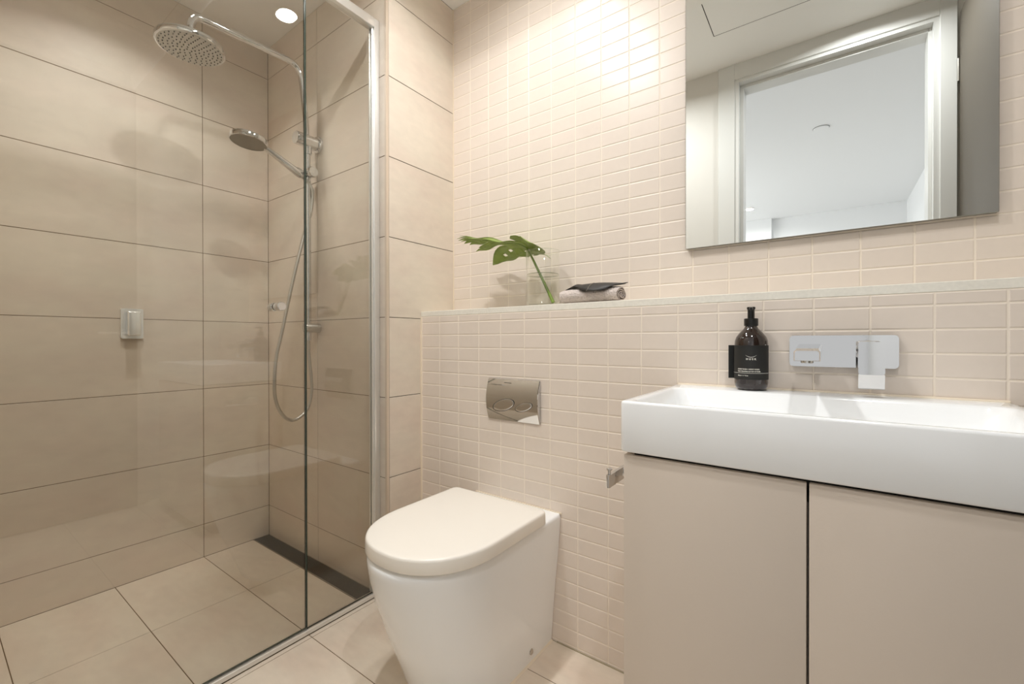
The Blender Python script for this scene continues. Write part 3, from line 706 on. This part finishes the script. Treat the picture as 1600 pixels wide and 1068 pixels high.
# ------------------------------------------------------------------ rolled towel and dark leaf
tx0, tx1, ty, tzr, tyr = -.700, -.508, 1.258, .0262, .041
b = MB(); path2 = []
turns = 3.4; N = 120
for i in range(N + 1):
    t = i / N; a = -math.pi / 2 + turns * 2 * math.pi * (1 - t) * -1; k = .12 + .88 * t
    path2.append((ty + tyr * k * math.cos(a), ZL + tzr + .0004 + (tzr - .0016) * k * math.sin(a)))
th2 = .0016; rings = []
nx = 46
xsn = [tx0 + (tx1 - tx0) * i / nx for i in range(nx + 1)]
def tpt(i, x, off):
    y, z = path2[i]; y2, z2 = path2[min(i + 1, N)]; y1, z1 = path2[max(i - 1, 0)]
    ty_, tz_ = y2 - y1, z2 - z1; l = math.hypot(ty_, tz_) or 1
    ny, nz = tz_ / l, -ty_ / l
    w = noise.noise(Vector((x * 45, y * 60, z * 60))) * .0016 * (i / N)
    sk = noise.noise(Vector((i * .09, 5, 0))) * .006
    e = ((x - tx0) / (tx1 - tx0)) * 2 - 1
    z_ = z + nz * off + w; pinch = 1 - .10 * abs(e) ** 4
    z_ = ZL + .0004 + max(0, (z_ - ZL)) * pinch
    return (x + sk * e, y + ny * off + w, z_)
g = [[b.bm.verts.new(tpt(i, x, th2)) for x in xsn] for i in range(N + 1)]
g2 = [[b.bm.verts.new(tpt(i, x, -th2)) for x in xsn] for i in range(N + 1)]
for G in (g, g2):
    for i in range(N):
        for j in range(nx): b.bm.faces.new((G[i][j], G[i + 1][j], G[i + 1][j + 1], G[i][j + 1]))
for i in range(N):
    for j in (0, nx): b.bm.faces.new((g[i][j], g[i + 1][j], g2[i + 1][j], g2[i][j]))
for i in (0, N):
    for j in range(nx): b.bm.faces.new((g[i][j], g[i][j + 1], g2[i][j + 1], g2[i][j]))
tag(b.build('rolled_towel', TOWEL, angle=70), 'small pale waffle cotton towel rolled up on the stone ledge', 'towel')
dl = thing('dark_leaf', (-.60, 1.25, ZL + .054), 'black pointed leaf lying across the rolled towel', 'leaf')
def dpt(t, w):
    """t from the left tail to the right tip, w across (-1 towards the room)"""
    x = -.700 + .212 * t; hw = .0440 * max(.02, math.sin(math.pi * min(1, max(0, t * 1.02 - .01)))) ** .65
    if .10 < t < .32: hw *= 1 - .16 * abs(math.sin((t - .10) / .22 * math.pi * 2))
    y = 1.252 + hw * w + .006 * math.sin(t * 7)
    dy = (y - ty) / .0475
    z = ZL + .0004 + tzr + .0285 * math.sqrt(max(.02, 1 - dy * dy)) + .0085 * math.sin(math.pi * t) * (1 - w * w * .5) + .0035 * math.exp(-((t - .22) / .045) ** 2)
    if t < .16: z -= (.16 - t) * .06
    if t > .93: z += (t - .93) * .04
    return (x, y, z)
b = MB(); nS, nW = 40, 10
g = [[b.bm.verts.new(dpt(i / nS, j / nW * 2 - 1)) for j in range(nW + 1)] for i in range(nS + 1)]
for i in range(nS):
    for j in range(nW): b.bm.faces.new((g[i][j], g[i + 1][j], g[i + 1][j + 1], g[i][j + 1]))
o = b.build('blade', DLEAF, dl, angle=80); so = o.modifiers.new('thickness', 'SOLIDIFY'); so.thickness = .0012; so.offset = -1
b = MB(); V = lambda t, w: Vector(dpt(t, w)) + Vector((0, -.0006, .0006))
b.tube([V(.47 + .035 * math.sin(3 * k / 12), -1 + 1.4 * k / 12) for k in range(13)], .0005, 6); b.build('vein', DLEAFV, dl); b = MB(); b.tube([V(.24 + .04 * k / 6, -.55 + .5 * k / 6) for k in range(7)], .0005, 6)
b.build('vein', DLEAFV, dl)
